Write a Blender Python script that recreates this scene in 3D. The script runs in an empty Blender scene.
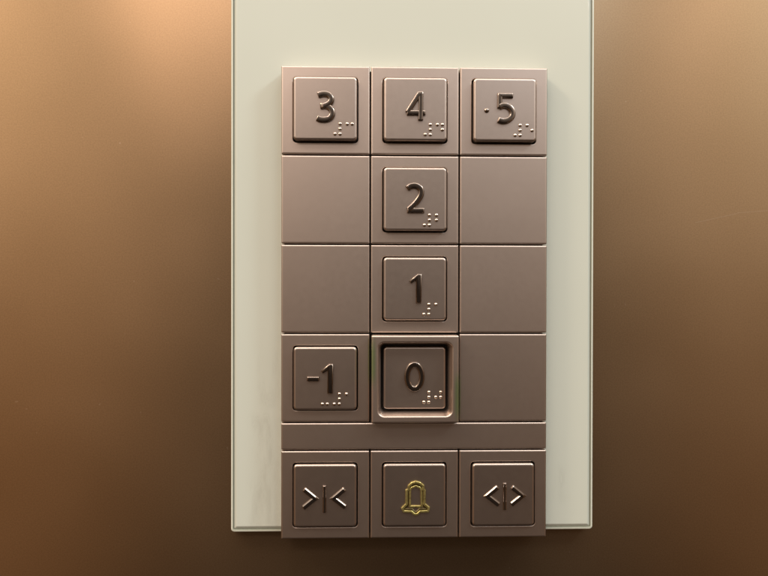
import bpy, math, random
from mathutils import Vector, Matrix
random.seed(7)
S = 0.00045            # one layout unit in metres (a 88.8 unit tile is 40 mm)
scene = bpy.context.scene
C = bpy.data.collections.new('scene'); scene.collection.children.link(C)

# ---------------------------------------------------------------- helpers
def V(x, z, h):        # x right, z up, h out of the wall (towards the viewer)
    return (x * S, -h * S, z * S)

class MB:
    """collects vertices and faces, builds ONE mesh object"""
    def __init__(s): s.v = []; s.f = []
    def loop(s, pts):
        i = len(s.v); s.v += [V(*p) for p in pts]; return list(range(i, i + len(pts)))
    def bridge(s, a, b, closed=True):
        n = len(a)
        for i in range(n if closed else n - 1):
            j = (i + 1) % n
            s.f.append((a[i], a[j], b[j], b[i]))
    def build(s, name, mat, parent=None, weighted=True, angle=50):
        me = bpy.data.meshes.new(name); me.from_pydata(s.v, [], s.f)
        import bmesh
        bm = bmesh.new(); bm.from_mesh(me)
        bmesh.ops.recalc_face_normals(bm, faces=bm.faces); bm.to_mesh(me); bm.free()
        me.materials.append(mat)
        for p in me.polygons: p.use_smooth = True
        me.set_sharp_from_angle(angle=math.radians(angle))
        o = bpy.data.objects.new(name, me); C.objects.link(o)
        if weighted:
            m = o.modifiers.new('wn', 'WEIGHTED_NORMAL'); m.keep_sharp = True; m.weight = 80
        if parent: o.parent = parent
        return o

def rrect(hx, hz, r, h, n=6, cx=0, cz=0):
    r = max(r, 0.01); pts = []
    for k, (sx, sz) in enumerate(((1, 1), (-1, 1), (-1, -1), (1, -1))):
        for i in range(n + 1):
            a = math.radians(90 * k + 90 * i / n)
            pts.append((cx + sx * (hx - r) + r * math.cos(a), cz + sz * (hz - r) + r * math.sin(a), h))
    return pts

def profile(mb, rings, close_last=True, close_first=False):
    """rings: (hx, hz, r, h)"""
    prev = None; first = None
    for q in rings:
        l = mb.loop(rrect(*q))
        if prev: mb.bridge(prev, l)
        else: first = l
        prev = l
    if close_last: mb.f.append(tuple(prev))
    if close_first: mb.f.append(tuple(first))

def round_edge(hx, hz, r, h, b, n=4, first=0, inward=1):
    """rings that roll over a front edge of radius b at height h"""
    out = []
    for i in range(first, n + 1):
        a = math.radians(90 * i / n)
        d = b * (1 - math.cos(a))
        out.append((hx - inward * d, hz - inward * d, max(r - inward * d, .15), h - b + b * math.sin(a)))
    return out

def tag(o, label=None, cat=None, group=None, kind=None):
    if label: o['label'] = label
    if cat: o['category'] = cat
    if group: o['group'] = group
    if kind: o['kind'] = kind
    return o

def empty(name, x, z, h=0):
    o = bpy.data.objects.new(name, None); C.objects.link(o)
    o.location = V(x, z, h); o.empty_display_size = .005
    return o

# ---------------------------------------------------------------- materials
def base_mat(name):
    m = bpy.data.materials.new(name); m.use_nodes = True
    nt = m.node_tree; nt.nodes.clear()
    out = nt.nodes.new('ShaderNodeOutputMaterial'); b = nt.nodes.new('ShaderNodeBsdfPrincipled')
    nt.links.new(b.outputs[0], out.inputs[0])
    return m, nt, b
def nd(nt, t, **kw):
    n = nt.nodes.new(t)
    for k, v in kw.items(): setattr(n, k, v)
    return n
def math_(nt, op, a, b=None, c=None, clamp=False):
    n = nd(nt, 'ShaderNodeMath', operation=op, use_clamp=clamp)
    for i, q in enumerate((a, b, c)):
        if q is None: continue
        if isinstance(q, (int, float)): n.inputs[i].default_value = q
        else: nt.links.new(q, n.inputs[i])
    return n.outputs[0]
def noise(nt, vec, scale, detail=4, rough=.6, stretch=None):
    n = nd(nt, 'ShaderNodeTexNoise'); n.inputs['Scale'].default_value = scale
    n.inputs['Detail'].default_value = detail; n.inputs['Roughness'].default_value = rough
    if stretch:
        mp = nd(nt, 'ShaderNodeMapping'); mp.inputs['Scale'].default_value = stretch
        nt.links.new(vec, mp.inputs[0]); vec = mp.outputs[0]
    nt.links.new(vec, n.inputs['Vector']); return n.outputs['Fac']
def ramp(nt, fac, stops):
    r = nd(nt, 'ShaderNodeValToRGB'); e = r.color_ramp.elements
    while len(e) < len(stops): e.new(.5)
    for el, (p, c) in zip(e, stops):
        el.position = p; el.color = c if len(c) == 4 else (*c, 1)
    nt.links.new(fac, r.inputs[0]); return r.outputs['Color']
def maprange(nt, v, a, b, c, d, smooth=False):
    n = nd(nt, 'ShaderNodeMapRange')
    if smooth: n.interpolation_type = 'SMOOTHSTEP'
    nt.links.new(v, n.inputs[0])
    for i, q in enumerate((a, b, c, d)): n.inputs[1 + i].default_value = q
    return n.outputs[0]
def bump(nt, h, strength, dist, b):
    n = nd(nt, 'ShaderNodeBump'); n.inputs['Strength'].default_value = strength
    n.inputs['Distance'].default_value = dist
    nt.links.new(h, n.inputs['Height']); nt.links.new(n.outputs[0], b.inputs['Normal'])
def mixc(nt, fac, a, b):
    n = nd(nt, 'ShaderNodeMix', data_type='RGBA')
    if isinstance(fac, (int, float)): n.inputs[0].default_value = fac
    else: nt.links.new(fac, n.inputs[0])
    for i, q in ((6, a), (7, b)):
        if isinstance(q, tuple): n.inputs[i].default_value = (*q, 1)
        else: nt.links.new(q, n.inputs[i])
    return n.outputs[2]
def worldpos(nt):
    return nd(nt, 'ShaderNodeNewGeometry').outputs['Position']

def satin(name, col, rough, grain=.5, var=.09, metallic=1.0):
    m, nt, b = base_mat(name)
    P = worldpos(nt)
    n1 = noise(nt, P, 60, 3); n2 = noise(nt, P, 5200, 2); n3 = noise(nt, P, 420, 5, .7)
    rnd = nd(nt, 'ShaderNodeObjectInfo').outputs['Random']
    t = math_(nt, 'ADD', math_(nt, 'MULTIPLY', n1, .5), math_(nt, 'ADD', math_(nt, 'MULTIPLY', rnd, .25), math_(nt, 'MULTIPLY', noise(nt, P, 1600, 3), .25)))
    c = mixc(nt, t, tuple(x * (1 - var) for x in col), tuple(min(1, x * (1 + var)) for x in col))
    nt.links.new(c, b.inputs['Base Color'])
    b.inputs['Metallic'].default_value = metallic
    nt.links.new(maprange(nt, n3, .3, .7, rough - .01, rough + .012), b.inputs['Roughness'])
    if grain: bump(nt, n2, grain, 0.00002, b)
    return m, nt, b

TILE = (.55, .458, .398)
mat_frame = satin('satin_frame_metal', TILE, .40, .25)[0]
mat_cap = satin('satin_cap_metal', (.53, .445, .39), .36, .25)[0]
mat_digit = satin('polished_digit_metal', (.29, .24, .205), .19, 0)[0]
mat_dot = satin('polished_dot_metal', (.62, .54, .47), .22, 0)[0]
mat_black = satin('black_backing', (.012, .010, .009), .6, 0, metallic=0)[0]

# raised frame of the zero button: the same metal with a reflected green glow painted into its outer flanks
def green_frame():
    m, nt, b = satin('painted_green_glow_metal', TILE, .40, .25)
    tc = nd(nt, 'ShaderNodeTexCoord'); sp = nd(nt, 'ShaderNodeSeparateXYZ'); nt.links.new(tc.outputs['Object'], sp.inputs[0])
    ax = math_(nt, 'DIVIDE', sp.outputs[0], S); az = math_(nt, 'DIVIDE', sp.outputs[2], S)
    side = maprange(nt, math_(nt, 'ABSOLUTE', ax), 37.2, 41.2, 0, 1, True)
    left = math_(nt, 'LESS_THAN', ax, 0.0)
    # centre of the painted glow: high on the left flank, low on the right one
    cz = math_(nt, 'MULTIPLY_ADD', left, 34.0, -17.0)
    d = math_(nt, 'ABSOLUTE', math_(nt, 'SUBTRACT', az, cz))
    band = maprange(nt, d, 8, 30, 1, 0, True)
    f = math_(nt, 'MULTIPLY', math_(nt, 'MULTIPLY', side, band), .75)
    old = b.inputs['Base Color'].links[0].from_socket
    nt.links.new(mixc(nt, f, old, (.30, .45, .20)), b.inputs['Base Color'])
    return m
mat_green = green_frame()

def gold():
    m, nt, b = satin('worn_yellow_enamel', (.5, .4, .1), .25, 0, metallic=1)
    n = noise(nt, worldpos(nt), 900, 5, .7)
    c = ramp(nt, n, [(.32, (.16, .12, .05)), (.44, (.48, .40, .14)), (.7, (.68, .60, .25))])
    nt.links.new(c, b.inputs['Base Color']); b.inputs['Metallic'].default_value = .8
    return m
mat_gold = gold()

def wall_mat():
    m, nt, b = base_mat('brushed_bronze_steel')
    P = worldpos(nt)
    big = noise(nt, P, 9, 2)
    fine = noise(nt, P, 1500, 3, .6)
    brush = noise(nt, P, 900, 4, .6, (.12, 1, 1))
    speck = noise(nt, P, 420, 1, .5)
    col = ramp(nt, big, [(.3, (.30, .200, .112)), (.7, (.33, .220, .125))])
    sm = maprange(nt, fine, .3, .7, .91, 1.09)
    vm = nd(nt, 'ShaderNodeVectorMath', operation='SCALE'); nt.links.new(col, vm.inputs[0]); nt.links.new(sm, vm.inputs['Scale'])
    sk = maprange(nt, speck, .80, .84, 0, .15, True)
    c2 = mixc(nt, sk, vm.outputs[0], (.85, .72, .6))
    # scratches: thin lines of their own shape
    sp = nd(nt, 'ShaderNodeSeparateXYZ'); nt.links.new(P, sp.inputs[0])
    X = math_(nt, 'DIVIDE', sp.outputs[0], S); Z = math_(nt, 'DIVIDE', sp.outputs[2], S)
    tot = None
    for (x0, x1, z0, slope, curv, w) in ((300, 345, 84.5, .22, 0, .5), (345, 400, 95, .08, 0, .45)):
        dx = math_(nt, 'SUBTRACT', X, x0)
        line = math_(nt, 'ADD', math_(nt, 'MULTIPLY', dx, slope), math_(nt, 'MULTIPLY', math_(nt, 'MULTIPLY', dx, dx), curv))
        d = math_(nt, 'ABSOLUTE', math_(nt, 'SUBTRACT', math_(nt, 'SUBTRACT', Z, z0), line))
        a = maprange(nt, d, w * .4, w, 1, 0, True)
        a = math_(nt, 'MULTIPLY', a, math_(nt, 'MULTIPLY', math_(nt, 'GREATER_THAN', X, x0), math_(nt, 'LESS_THAN', X, x1)))
        tot = a if tot is None else math_(nt, 'MAXIMUM', tot, a)
    c3 = mixc(nt, math_(nt, 'MULTIPLY', tot, .06), c2, (.95, .85, .75))
    nt.links.new(c3, b.inputs['Base Color'])
    b.inputs['Metallic'].default_value = 1
    b.inputs['Anisotropic'].default_value = .68
    b.inputs['Anisotropic Rotation'].default_value = 0.0
    tg = nd(nt, 'ShaderNodeCombineXYZ'); tg.inputs[2].default_value = 1.0
    nt.links.new(tg.outputs[0], b.inputs['Tangent'])
    nt.links.new(maprange(nt, big, .3, .7, .30, .34), b.inputs['Roughness'])
    hh = math_(nt, 'ADD', math_(nt, 'MULTIPLY', fine, .7), math_(nt, 'MULTIPLY', brush, .3))
    bump(nt, hh, .22, 0.00006, b)
    return m
mat_wall = wall_mat()

def glass_face():
    m, nt, b = base_mat('back_painted_glass')
    P = worldpos(nt)
    sp = nd(nt, 'ShaderNodeSeparateXYZ'); nt.links.new(P, sp.inputs[0])
    X = math_(nt, 'DIVIDE', sp.outputs[0], S); Z = math_(nt, 'DIVIDE', sp.outputs[2], S)
    def box(x0, x1, z0, z1, sx, sz):
        a = math_(nt, 'MULTIPLY', maprange(nt, X, x0 - sx, x0 + sx, 0, 1, True), maprange(nt, X, x1 - sx, x1 + sx, 1, 0, True))
        c = math_(nt, 'MULTIPLY', maprange(nt, Z, z0 - sz, z0 + sz, 0, 1, True), maprange(nt, Z, z1 - sz, z1 + sz, 1, 0, True))
        return math_(nt, 'MULTIPLY', a, c)
    n = noise(nt, P, 150, 6, .65, (1, 1, .16))
    n2 = noise(nt, P, 330, 4, .6, (1, 1, .3))
    patch = math_(nt, 'MAXIMUM', box(-166, -137, -230, -115, 7, 8), math_(nt, 'MULTIPLY', box(-158, -138, -110, -50, 5, 12), .7))
    patch = math_(nt, 'MAXIMUM', patch, math_(nt, 'MULTIPLY', box(142, 162, -205, -170, 6, 8), .45))
    sm = math_(nt, 'MULTIPLY', patch, maprange(nt, math_(nt, 'ADD', math_(nt, 'MULTIPLY', n, .6), math_(nt, 'MULTIPLY', n2, .4)), .44, .62, .12, 1, True))
    sm = math_(nt, 'MULTIPLY', sm, .34, clamp=True)
    base = mixc(nt, noise(nt, P, 14, 2), (.59, .622, .545), (.62, .652, .575))
    nt.links.new(mixc(nt, sm, base, (.36, .37, .31)), b.inputs['Base Color'])
    nt.links.new(maprange(nt, sm, 0, .3, .10, .45), b.inputs['Roughness'])
    b.inputs['Coat Weight'].default_value = .4; b.inputs['Coat Roughness'].default_value = .06
    b.inputs['IOR'].default_value = 1.5
    return m
mat_glass = glass_face()
mat_rim = satin('polished_glass_rim', (.66, .68, .58), .12, 0, metallic=0)[0]
mat_groove = satin('green_glass_edge', (.26, .275, .22), .15, 0, metallic=0)[0]

# ---------------------------------------------------------------- wall and glass
mb = MB()
W = 1500
mb.f.append(tuple(mb.loop([(-W, -W, -28), (W, -W, -28), (W, W, -28), (-W, W, -28)])))
wall = mb.build('wall', mat_wall, weighted=False)
tag(wall, 'brushed bronze coloured steel lift wall behind the glass plate', 'wall', kind='structure')

GX, GB, GT = 186.6, -235.2, 440.0
gc, gh = (GT + GB) / 2, (GT - GB) / 2
plate = empty('glass_plate', 0, GB, -28)
tag(plate, 'tall pale cream back-painted glass plate between bronze wall and keypad', 'glass plate')
def gr(inset, h, r): return (GX - inset, gh - inset, max(r, .3), h)
def add_glass(name, mat, rings, close):
    mb = MB(); prev = None
    for q in rings:
        pts = [(x, z + gc - GB, h + 28) for x, z, h in rrect(*q)]
        l = mb.loop(pts)
        if prev: mb.bridge(prev, l)
        prev = l
    if close: mb.f.append(tuple(prev))
    return mb.build(name, mat, plate)
add_glass('polished_rim', mat_rim, [gr(0, -27, 3.2), gr(0, -17.4, 3.2), gr(.2, -16.9, 3.1), gr(.6, -16.6, 2.8), gr(1.9, -16.5, 1.6)], False)
add_glass('dark_edge_line', mat_groove, [gr(1.9, -16.5, 1.6), gr(2.3, -17.6, 1.4), gr(3.3, -17.6, 1.0)], False)
add_glass('painted_face', mat_glass, [gr(3.3, -17.6, 1.0), gr(5.0, -16.4, .8), gr(5.8, -16.05, .8), gr(6.6, -16.0, .8)], True)

# ---------------------------------------------------------------- keypad backing
PX, PZ = 89.1, 88.95
mb = MB(); profile(mb, [(130.5, 233.0, 1, -15.9), (130.5, 233.0, 1, -7.0)])
bk = mb.build('backing_plate', mat_black)
tag(bk, 'black backing plate under the keypad, seen only in the gaps between tiles', 'backing plate')

# ---------------------------------------------------------------- strokes (raised characters)
def catmull(p, n=6):
    out = []
    q = [p[0]] + list(p) + [p[-1]]
    for i in range(1, len(q) - 2):
        a, b, c, d = q[i - 1], q[i], q[i + 1], q[i + 2]
        for k in range(n):
            t = k / n
            out.append(tuple(.5 * (2 * b[j] + (c[j] - a[j]) * t + (2 * a[j] - 5 * b[j] + 4 * c[j] - d[j]) * t * t + (3 * b[j] - a[j] - 3 * c[j] + d[j]) * t ** 3) for j in (0, 1)))
    out.append(tuple(p[-1])); return out
PROF = [(1, 0), (.985, .5), (.90, .80), (.74, .95), (.52, 1.0), (-.52, 1.0), (-.74, .95), (-.90, .80), (-.985, .5), (-1, 0)]
def stroke(mb, pts, w, H, h0, closed=False, prof=None):
    prof = prof or PROF
    if not closed or len(pts) < 30:          # extra points next to ends and corners keep the shading crisp
        q = []; m = len(pts)
        for i in range(m if closed else m - 1):
            a, b = Vector(pts[i]), Vector(pts[(i + 1) % m]); L = (b - a).length
            q.append(tuple(a))
            if L > 3.5:
                q.append(tuple(a + (b - a) * (.7 / L))); q.append(tuple(b - (b - a) * (.7 / L)))
        if not closed: q.append(tuple(pts[-1]))
        pts = q
    n = len(pts); rings = []
    for i in range(n):
        p = Vector(pts[i])
        a = Vector(pts[(i - 1) % n]) if (i or closed) else None
        b = Vector(pts[(i + 1) % n]) if (i < n - 1 or closed) else None
        d1 = (p - a).normalized() if a is not None else None
        d2 = (b - p).normalized() if b is not None else None
        d1 = d1 or d2; d2 = d2 or d1
        n1 = Vector((-d1.y, d1.x)); n2 = Vector((-d2.y, d2.x))
        mt = (n1 + n2).normalized(); k = 1 / max(.45, mt.dot(n1))
        rings.append((p, mt * k, d1))
    loops = []
    def ring(p, nn, sw, sh):
        return mb.loop([(p.x + nn.x * w / 2 * u * sw, p.y + nn.y * w / 2 * u * sw, h0 + H * hh * sh) for u, hh in prof])
    if not closed:
        p, nn, d = rings[0]
        for e, sw, sh in ((.10, .80, .0), (.07, .86, .45), (.03, .94, .82)):
            loops.append(ring(p - d * w * (e + .02), nn, sw, sh))
    for p, nn, d in rings: loops.append(ring(p, nn, 1, 1))
    if not closed:
        p, nn, d = rings[-1]
        for e, sw, sh in ((.03, .94, .82), (.07, .86, .45), (.10, .80, .0)):
            loops.append(ring(p + d * w * (e + .02), nn, sw, sh))
    for a, b in zip(loops, loops[1:]): mb.bridge(a, b, False)
    if closed: mb.bridge(loops[-1], loops[0], False)

def poly(mb, pts, H, h0):
    """raised flat character with rolled edges from its outline (counter-clockwise or not)"""
    P = [Vector(p) for p in pts]; n = len(P)
    area = sum(P[i].x * P[(i + 1) % n].y - P[(i + 1) % n].x * P[i].y for i in range(n))
    if area < 0: P.reverse()
    def inset(d, h):
        out = []
        for i in range(n):
            d1 = (P[i] - P[i - 1]).normalized(); d2 = (P[(i + 1) % n] - P[i]).normalized()
            n1 = Vector((-d1.y, d1.x)); n2 = Vector((-d2.y, d2.x)); mt = (n1 + n2).normalized()
            q = P[i] + mt * (d / max(.4, mt.dot(n1))); out.append((q.x, q.y, h0 + h))
        return mb.loop(out)
    prev = None
    for d, h in ((0, 0), (.04, .5), (.25, .8), (.62, .95), (1.1, 1)):
        l = inset(d, H * h)
        if prev: mb.bridge(prev, l)
        prev = l
    mb.f.append(tuple(prev))

def zc(origin, scale, centre, pts):      # measured drawing of a character -> units on the cap
    return [((origin[0] + x / scale - centre[0]) * .988, -(origin[1] + y / scale - centre[1]) * .988) for x, y in pts]

def dot(mb, x, z, r, H, h0, n=14):
    prev = None
    for k in range(5):
        a = math.radians(90 * k / 5)
        l = mb.loop([(x + r * math.cos(a) * math.cos(t), z + r * math.cos(a) * math.sin(t), h0 + H * math.sin(a)) for t in [2 * math.pi * i / n for i in range(n)]])
        if prev: mb.bridge(prev, l)
        prev = l
    mb.f.append(tuple(prev))

# ---------------------------------------------------------------- tile builders
G = .6                                    # half gap between tiles
def frame_mesh(parent, mat, face=0.0, hx=PX / 2 - G, hz=PZ / 2 - G, ap=32.5):
    mb = MB()
    rings = [(hx, hz, .9, -15.5)] + round_edge(hx, hz, .9, face, 1.4, 4)
    # aperture, rolled edge then wall going in; the extra rings keep the flat face flat
    b = .5
    rings += [(hx - 1.8, hz - 1.8, .15, face), (ap + b + .4, ap + b + .4, 4.0 + b, face), (ap + b, ap + b, 3.6 + b, face), (ap + .15, ap + .15, 3.75, face - .18), (ap, ap, 3.6, face - b), (ap, ap, 3.6, -12)]
    profile(mb, rings, close_last=False)
    return mb.build('frame', mat, parent)

def cap_mesh(parent, mat, face, hx=31.25, r=3.6, b=2.0):
    mb = MB()
    profile(mb, [(hx, hx, r, -12)] + round_edge(hx, hx, r, face, b, 5) + [(hx - b - .5, hx - b - .5, r - b + .1, face)])
    return mb.build('cap', mat, parent)

def raised_frame(parent, mat):
    face = 10.0; hx = hz = 43.2
    mb = MB()
    rings = [(hx, hz, 1.4, -15.5)] + round_edge(hx, hz, 1.6, face, 1.6, 4)
    rim = 37.6
    rings += [(hx - 2.1, hz - 2.1, .3, face), (rim + .5, rim + .5, 7.5, face), (rim, rim, 7.2, face), (rim - .5, rim - .5, 6.8, face - .12), (rim - 1.0, rim - 1.0, 6.5, face - .5),
              (rim - 1.5, rim - 1.5, 6.2, face - 1.2), (34.4, 34.4, 4.8, face - 7.5), (33.8, 33.8, 4.5, face - 9), (33.7, 33.7, 4.4, -12)]
    profile(mb, rings, close_last=False)
    return mb.build('frame', mat, parent)

def button(x, z, label, cat, chars, braille, face=5.0, frame='flat', group='lift buttons of the keypad', dots_extra=(), mat=None):
    t = empty('lift_button', x, z, -16)
    # children are modelled with the tile centre at the origin, pushed out by the same 16 units
    tag(t, label, cat, group)
    off = Matrix.Translation(Vector(V(0, 0, 16)))
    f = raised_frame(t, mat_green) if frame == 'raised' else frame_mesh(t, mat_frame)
    f.matrix_local = off
    c = cap_mesh(t, mat_cap, face); c.matrix_local = off
    mb = MB()
    for pts, w, H, closed in chars:
        if w: stroke(mb, pts, w, H, face - .05, closed, PROF if braille or mat is mat_gold else RIDGE)
        else: poly(mb, pts, H, face - .05)
    sym = mb.build('numeral' if braille else 'symbol', mat or mat_digit, c, weighted=False, angle=60)
    for (dx, dz, r) in dots_extra:
        mb = MB(); dot(mb, dx, dz, r, 1.6, face - .05); mb.build('raised_point', mat_digit, c, weighted=False)
    for dx, dz in braille:
        mb = MB(); dot(mb, dx, dz, 1.75, 1.25, face - .05)
        mb.build('braille_dot', mat_dot, c, weighted=False)
    return t

BD, BC = 4.95, 7.0
def cell(x, z, dots):                     # braille cell, x z = its upper left dot
    return [(x + (BD if d > 3 else 0), z - BD * ((d - 1) % 3)) for d in dots]
def number_sign(right, top, digit):       # digit cell's left dot column at x=right
    return cell(right - BC - BD, top, (3, 4, 5, 6)) + cell(right, top, digit)

cols = (-PX, 0, PX)
rowz = [236.3 - PZ * (i + .5) for i in range(4)]
bz = -236.3 + PZ / 2
A14 = 14.4
# 3
c3 = (325.2, 108.2); o = (310, 86)
up = catmull(zc(o, A14, c3, [(122, 135), (168, 120), (215, 117), (265, 130), (300, 168), (306, 205), (285, 245), (245, 272), (205, 288)])) + zc(o, A14, c3, [(155, 293)])
lo = catmull(zc(o, A14, c3, [(205, 286), (255, 298), (300, 335), (320, 385), (312, 430), (275, 468), (215, 485), (155, 483), (108, 466)]))
button(cols[0], rowz[0], 'top left button with raised numeral 3 beside the 4 button', 'button',
       [(up, 5.7, 2.4, False), (lo, 5.7, 2.3, False)], number_sign(21.7, -15.4, (1, 4)), 6)
# 4
c4 = (415.6, 109.3); o = (400, 86)
button(cols[1], rowz[0], 'top middle button with raised numeral 4 between the 3 and 5 buttons', 'button',
       [(zc(o, A14, c4, [(297, 495), (302, 124), (274, 126), (110, 388)]), 4.9, 2.4, False), (zc(o, A14, c4, [(106, 394), (362, 394)]), 4.8, 2.25, False)],
       number_sign(21.7, -15.4, (1, 4, 5)), 6)
# 5
c5 = (505.4, 110.3); o = (480, 86)
button(cols[2], rowz[0], 'top right button with raised numeral 5 and a single raised point left of it', 'button',
       [(zc(o, A14, c5, [(472, 150), (288, 150), (286, 326)]), 4.9, 2.3, False),
        (catmull(zc(o, A14, c5, [(286, 312), (336, 292), (398, 300), (450, 345), (472, 405), (455, 462), (405, 502), (335, 516), (268, 498)])), 5.7, 2.5, False)],
       number_sign(21.9, -15.4, (1, 5)), 6, dots_extra=[(-18.4, -.9, 2.5)])
# 2
c2 = (415.6, 199.6); o = (400, 180)
button(cols[1], rowz[1], 'button with raised numeral 2 under the 4 button', 'button',
       [(catmull(zc(o, A14, c2, [(112, 128), (160, 98), (215, 90), (268, 108), (304, 150), (308, 210), (282, 272), (228, 342), (168, 402), (130, 436)])), 5.7, 2.5, False),
        (zc(o, A14, c2, [(114, 449), (346, 449)]), 5.0, 2.25, False)],
       number_sign(21.0, -15.9, (1, 2)), 6)
# 1
c1 = (415, 289.2); o = (400, 270)
button(cols[1], rowz[2], 'button with raised numeral 1 and no minus, between the 2 and 0 buttons', 'button',
       [(zc(o, A14, c1, [(134, 156), (252, 58), (312, 62), (308, 480), (228, 480), (228, 152), (158, 198)]), 0, 2.4, False)],
       number_sign(20.8, -15.4, (1,)), 4)
# 0
c0 = (414.9, 379.6); o = (400, 358)
ell = [(212 + 108 * math.cos(2 * math.pi * i / 40), 290 + 178 * math.sin(2 * math.pi * i / 40)) for i in range(40)]
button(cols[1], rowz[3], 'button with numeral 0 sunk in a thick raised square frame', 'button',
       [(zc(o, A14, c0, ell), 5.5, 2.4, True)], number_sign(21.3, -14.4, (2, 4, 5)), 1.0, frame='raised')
# -1
cm = (325, 378.7); o = (302, 358)
button(cols[0], rowz[3], 'button with raised numeral minus 1 left of the framed 0 button', 'button',
       [(zc(o, A14, cm, [(80, 300), (242, 300)]), 4.6, 2.2, False), (zc(o, A14, cm, [(274, 180), (392, 82), (452, 86), (444, 510), (366, 510), (370, 178), (298, 222)]), 0, 2.4, False)],
       cell(-2.6, -15.4, (3, 6)) + number_sign(21.2, -15.4, (1,)), 4)
# symbols of the bottom row
mat_ridge = satin('ridge_metal', (.40, .35, .315), .13, 0)[0]
RIDGE = [(1, 0), (.97, .30), (.60, .96), (.50, 1), (-.50, 1), (-.60, .96), (-.97, .30), (-1, 0)]
cc = (325.3, 495.2); o = (300, 470); B = 11.52
button(cols[0], bz, 'bottom left door close button with two arrowheads pointing inward at a bar', 'button',
       [(zc(o, B, cc, [(52, 212), (178, 316), (46, 422)]), 4.9, 1.8, False), (zc(o, B, cc, [(286, 172), (286, 476)]), 3.5, 1.6, False),
        (zc(o, B, cc, [(516, 212), (392, 316), (524, 418)]), 4.9, 1.8, False)], [], 3, mat=mat_ridge)
co = (503.3, 495); o = (478, 470)
button(cols[2], bz, 'bottom right door open button with two arrowheads pointing outward from a bar', 'button',
       [(zc(o, B, co, [(222, 198), (102, 298), (234, 400)]), 4.9, 1.8, False), (zc(o, B, co, [(306, 152), (306, 456)]), 3.5, 1.6, False),
        (zc(o, B, co, [(392, 198), (514, 298), (388, 398)]), 4.9, 1.8, False)], [], 3, mat=mat_ridge)
cb = (414.4, 495.2); o = (395, 475); Q = 13.1
bell = [(172, 330), (172, 200), (182, 160), (222, 130), (270, 118), (318, 130), (352, 160), (362, 200), (362, 330), (380, 392), (424, 430), (420, 452),
        (322, 452), (300, 482), (270, 494), (240, 482), (218, 452), (118, 452), (114, 430), (154, 392)]
bell_outer = [(150, 372), (150, 196), (176, 184), (180, 136), (218, 100), (270, 84), (324, 100), (368, 136), (370, 184), (386, 198), (382, 375), (440, 425), (432, 470),
              (325, 474), (300, 502), (270, 512), (240, 502), (215, 474), (112, 470), (95, 430)]
bell_inner = [(192, 408), (195, 192), (217, 158), (270, 138), (323, 158), (345, 192), (350, 408)]
bt = button(cols[1], bz, 'alarm button with a worn yellow bell outline between the two arrow buttons', 'button',
            [(zc(o, Q, cb, bell_outer), 2.5, 1.7, True), (zc(o, Q, cb, bell_inner), 2.1, 1.4, True)], [], 3, mat=mat_gold)
bell_cap = [c for c in bt.children if c.name.startswith('cap')][0]
mb = MB(); stroke(mb, zc(o, Q, cb, bell), 3.0, 1.0, 2.95, True)
mb.build('bell_band', satin('dull_olive_enamel', (.17, .135, .06), .4, 0)[0], bell_cap, weighted=False, angle=60)

# ---------------------------------------------------------------- blank tiles and strip
def blank(x, z, hz, label, name='blank_tile', group='blank tiles of the keypad', hx=PX / 2 - G):
    mb = MB()
    profile(mb, [(hx, hz, .9, -15.5 + 16)] + [(a, b_, r, h + 16) for a, b_, r, h in round_edge(hx, hz, .9, 0, 1.4, 4) + [(hx - 1.9, hz - 1.9, .15, 0)]])
    t = mb.build(name, mat_frame); t.location = V(x, z, -16)
    return tag(t, label, 'tile' if name == 'blank_tile' else 'strip', group)
blank(cols[0], rowz[1], PZ / 2 - G, 'blank square metal tile left of the 2 button, under the 3 button')
blank(cols[2], rowz[1], PZ / 2 - G, 'blank square metal tile right of the 2 button, under the 5 button')
blank(cols[0], rowz[2], PZ / 2 - G, 'blank square metal tile left of the 1 button, above the minus 1 button')
blank(cols[2], rowz[2], PZ / 2 - G, 'blank square metal tile right of the 1 button')
blank(cols[2], rowz[3], PZ / 2 - G, 'blank square metal tile right of the framed 0 button')
z1, z2 = 236.3 - 4 * PZ, -236.3 + PZ
blank(0, (z1 + z2) / 2, (z1 - z2) / 2 - G, 'long plain metal strip above the bottom row of three buttons', 'divider_strip', None, 1.5 * PX - G)

# ---------------------------------------------------------------- lamps of the lift ceiling, plus one added edge light
def lamp(name, loc, target, power, size, col, size_y=None):
    d = bpy.data.lights.new(name, 'AREA'); d.shape = 'RECTANGLE' if size_y else 'DISK'; d.size = size
    if size_y: d.size_y = size_y
    d.energy = power; d.color = col
    o = bpy.data.objects.new(name, d); C.objects.link(o); o.location = loc
    v = Vector(target) - Vector(loc); o.rotation_euler = v.to_track_quat('-Z', 'Y').to_euler()
    return o
lamp('ceiling_spot', (-.95, -.50, .95), (0, 0, 0), 7.4, .28, (1, .80, .60))
lamp('ceiling_spot', (.95, -.50, .95), (0, 0, 0), 7.2, .28, (.80, .95, 1))
lamp('added_edge_light', (0, -.50, 1.0), (0, 0, 0), 5.0, 1.0, (1, .92, .85), .35)  # unseen light, added to brighten the upper edges of tiles and symbols
lamp('ceiling_spot', (-.72, -1.5, 1.1), (0, 0, 0), 2.1, .15, (1, .80, .72))
lamp('ceiling_spot', (-.50, -1.5, 1.25), (0, 0, 0), 2.8, .12, (1, .84, .80))
lamp('ceiling_spot', (1.05, -1.5, 1.0), (0, 0, 0), 0.6, .15, (1, .90, .92))
lamp('ceiling_spot', (.66, -1.5, 1.15), (0, 0, 0), 1.8, .2, (.55, .75, 1))

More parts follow.
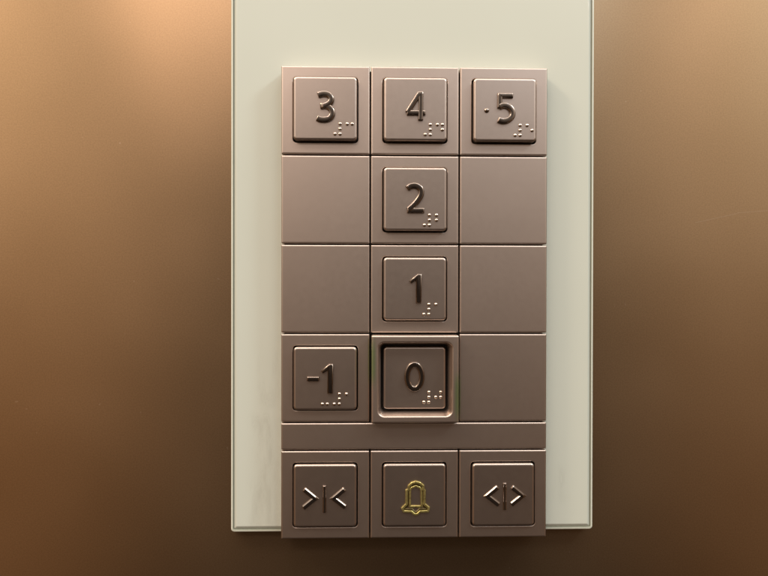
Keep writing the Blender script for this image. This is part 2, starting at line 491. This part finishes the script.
# ---------------------------------------------------------------- surroundings: inside of a dim warm cabin
w = bpy.data.worlds.new('World'); scene.world = w; w.use_nodes = True
nt = w.node_tree; nt.nodes.clear()
out = nd(nt, 'ShaderNodeOutputWorld'); bg = nd(nt, 'ShaderNodeBackground'); nt.links.new(bg.outputs[0], out.inputs[0])
tc = nd(nt, 'ShaderNodeTexCoord'); sp = nd(nt, 'ShaderNodeSeparateXYZ'); nt.links.new(tc.outputs['Generated'], sp.inputs[0])
zz = maprange(nt, sp.outputs[2], -1, 1, 0, 1)
c = ramp(nt, zz, [(0.0, (.012, .009, .007)), (.18, (.048, .037, .028)), (.30, (.118, .094, .073)), (.48, (.20, .156, .118)), (.60, (.55, .45, .36)), (.74, (1.0, .87, .74)), (.9, (1.2, 1.05, .9)), (1, (1.5, 1.35, 1.2))])
# brighter cabin side walls
side = maprange(nt, math_(nt, 'ABSOLUTE', sp.outputs[0]), .20, .58, .78, 2.35, True)
side = math_(nt, 'MULTIPLY', side, maprange(nt, math_(nt, 'ABSOLUTE', sp.outputs[0]), .60, .92, 1, .22, True))
sv = nd(nt, 'ShaderNodeVectorMath', operation='SCALE'); nt.links.new(c, sv.inputs[0]); nt.links.new(side, sv.inputs['Scale']); c = sv.outputs[0]
dimr = maprange(nt, sp.outputs[0], .28, .55, 1, .74, True)     # the right side wall is the darker one
dm = nd(nt, 'ShaderNodeVectorMath', operation='SCALE'); nt.links.new(c, dm.inputs[0]); nt.links.new(dimr, dm.inputs['Scale']); c = dm.outputs[0]
# those side walls are bronze too: warmer the lower one looks
low = maprange(nt, sp.outputs[2], -.35, .30, 1, 0, True)
wf = math_(nt, 'MULTIPLY', maprange(nt, math_(nt, 'ABSOLUTE', sp.outputs[0]), .15, .40, .25, 1, True), low)
tint = mixc(nt, wf, (1.0, 1.0, 1.0), (1.05, .66, .34))
tm = nd(nt, 'ShaderNodeVectorMath', operation='MULTIPLY'); nt.links.new(c, tm.inputs[0]); nt.links.new(tint, tm.inputs[1]); c = tm.outputs[0]
# the dark shape of whoever stands in front of the panel: a head, and a body below it
vd = nd(nt, 'ShaderNodeCombineXYZ'); nt.links.new(math_(nt, 'MULTIPLY', math_(nt, 'SUBTRACT', sp.outputs[0], .06), 1.15), vd.inputs[0])
nt.links.new(math_(nt, 'MAXIMUM', sp.outputs[2], -.02), vd.inputs[2])
ln = nd(nt, 'ShaderNodeVectorMath', operation='LENGTH'); nt.links.new(vd.outputs[0], ln.inputs[0])
f = math_(nt, 'MULTIPLY', maprange(nt, ln.outputs['Value'], .28, .56, 1, 0, True), math_(nt, 'LESS_THAN', sp.outputs[1], 0.0))
c = mixc(nt, math_(nt, 'MULTIPLY', f, .85), c, (.03, .022, .018))
nt.links.new(c, bg.inputs[0]); bg.inputs[1].default_value = .95

# ---------------------------------------------------------------- camera (solved from the four keypad corners)
cam = bpy.data.cameras.new('camera'); co_ = bpy.data.objects.new('camera', cam); C.objects.link(co_)
cam.sensor_width = 36; cam.lens = 577 / 768 * 36; cam.clip_start = .005; cam.clip_end = 100
def rot(a, b, c):
    return Matrix.Rotation(c, 3, 'Z') @ Matrix.Rotation(b, 3, 'Y') @ Matrix.Rotation(a, 3, 'X')
R = rot(-4.95166909e-03, -2.30961081e-02, 1.67312193e-03)
M = Matrix(((1, 0, 0), (0, 0, -1), (0, 1, 0)))
mw = (M @ R).to_4x4(); mw.translation = Vector(V(-44.003, 17.659, 576.08))
co_.matrix_world = mw
scene.camera = co_

scene.render.engine = 'CYCLES'
scene.view_settings.view_transform = 'Standard'; scene.view_settings.look = 'None'
scene.view_settings.exposure = 0.07; scene.view_settings.gamma = 1
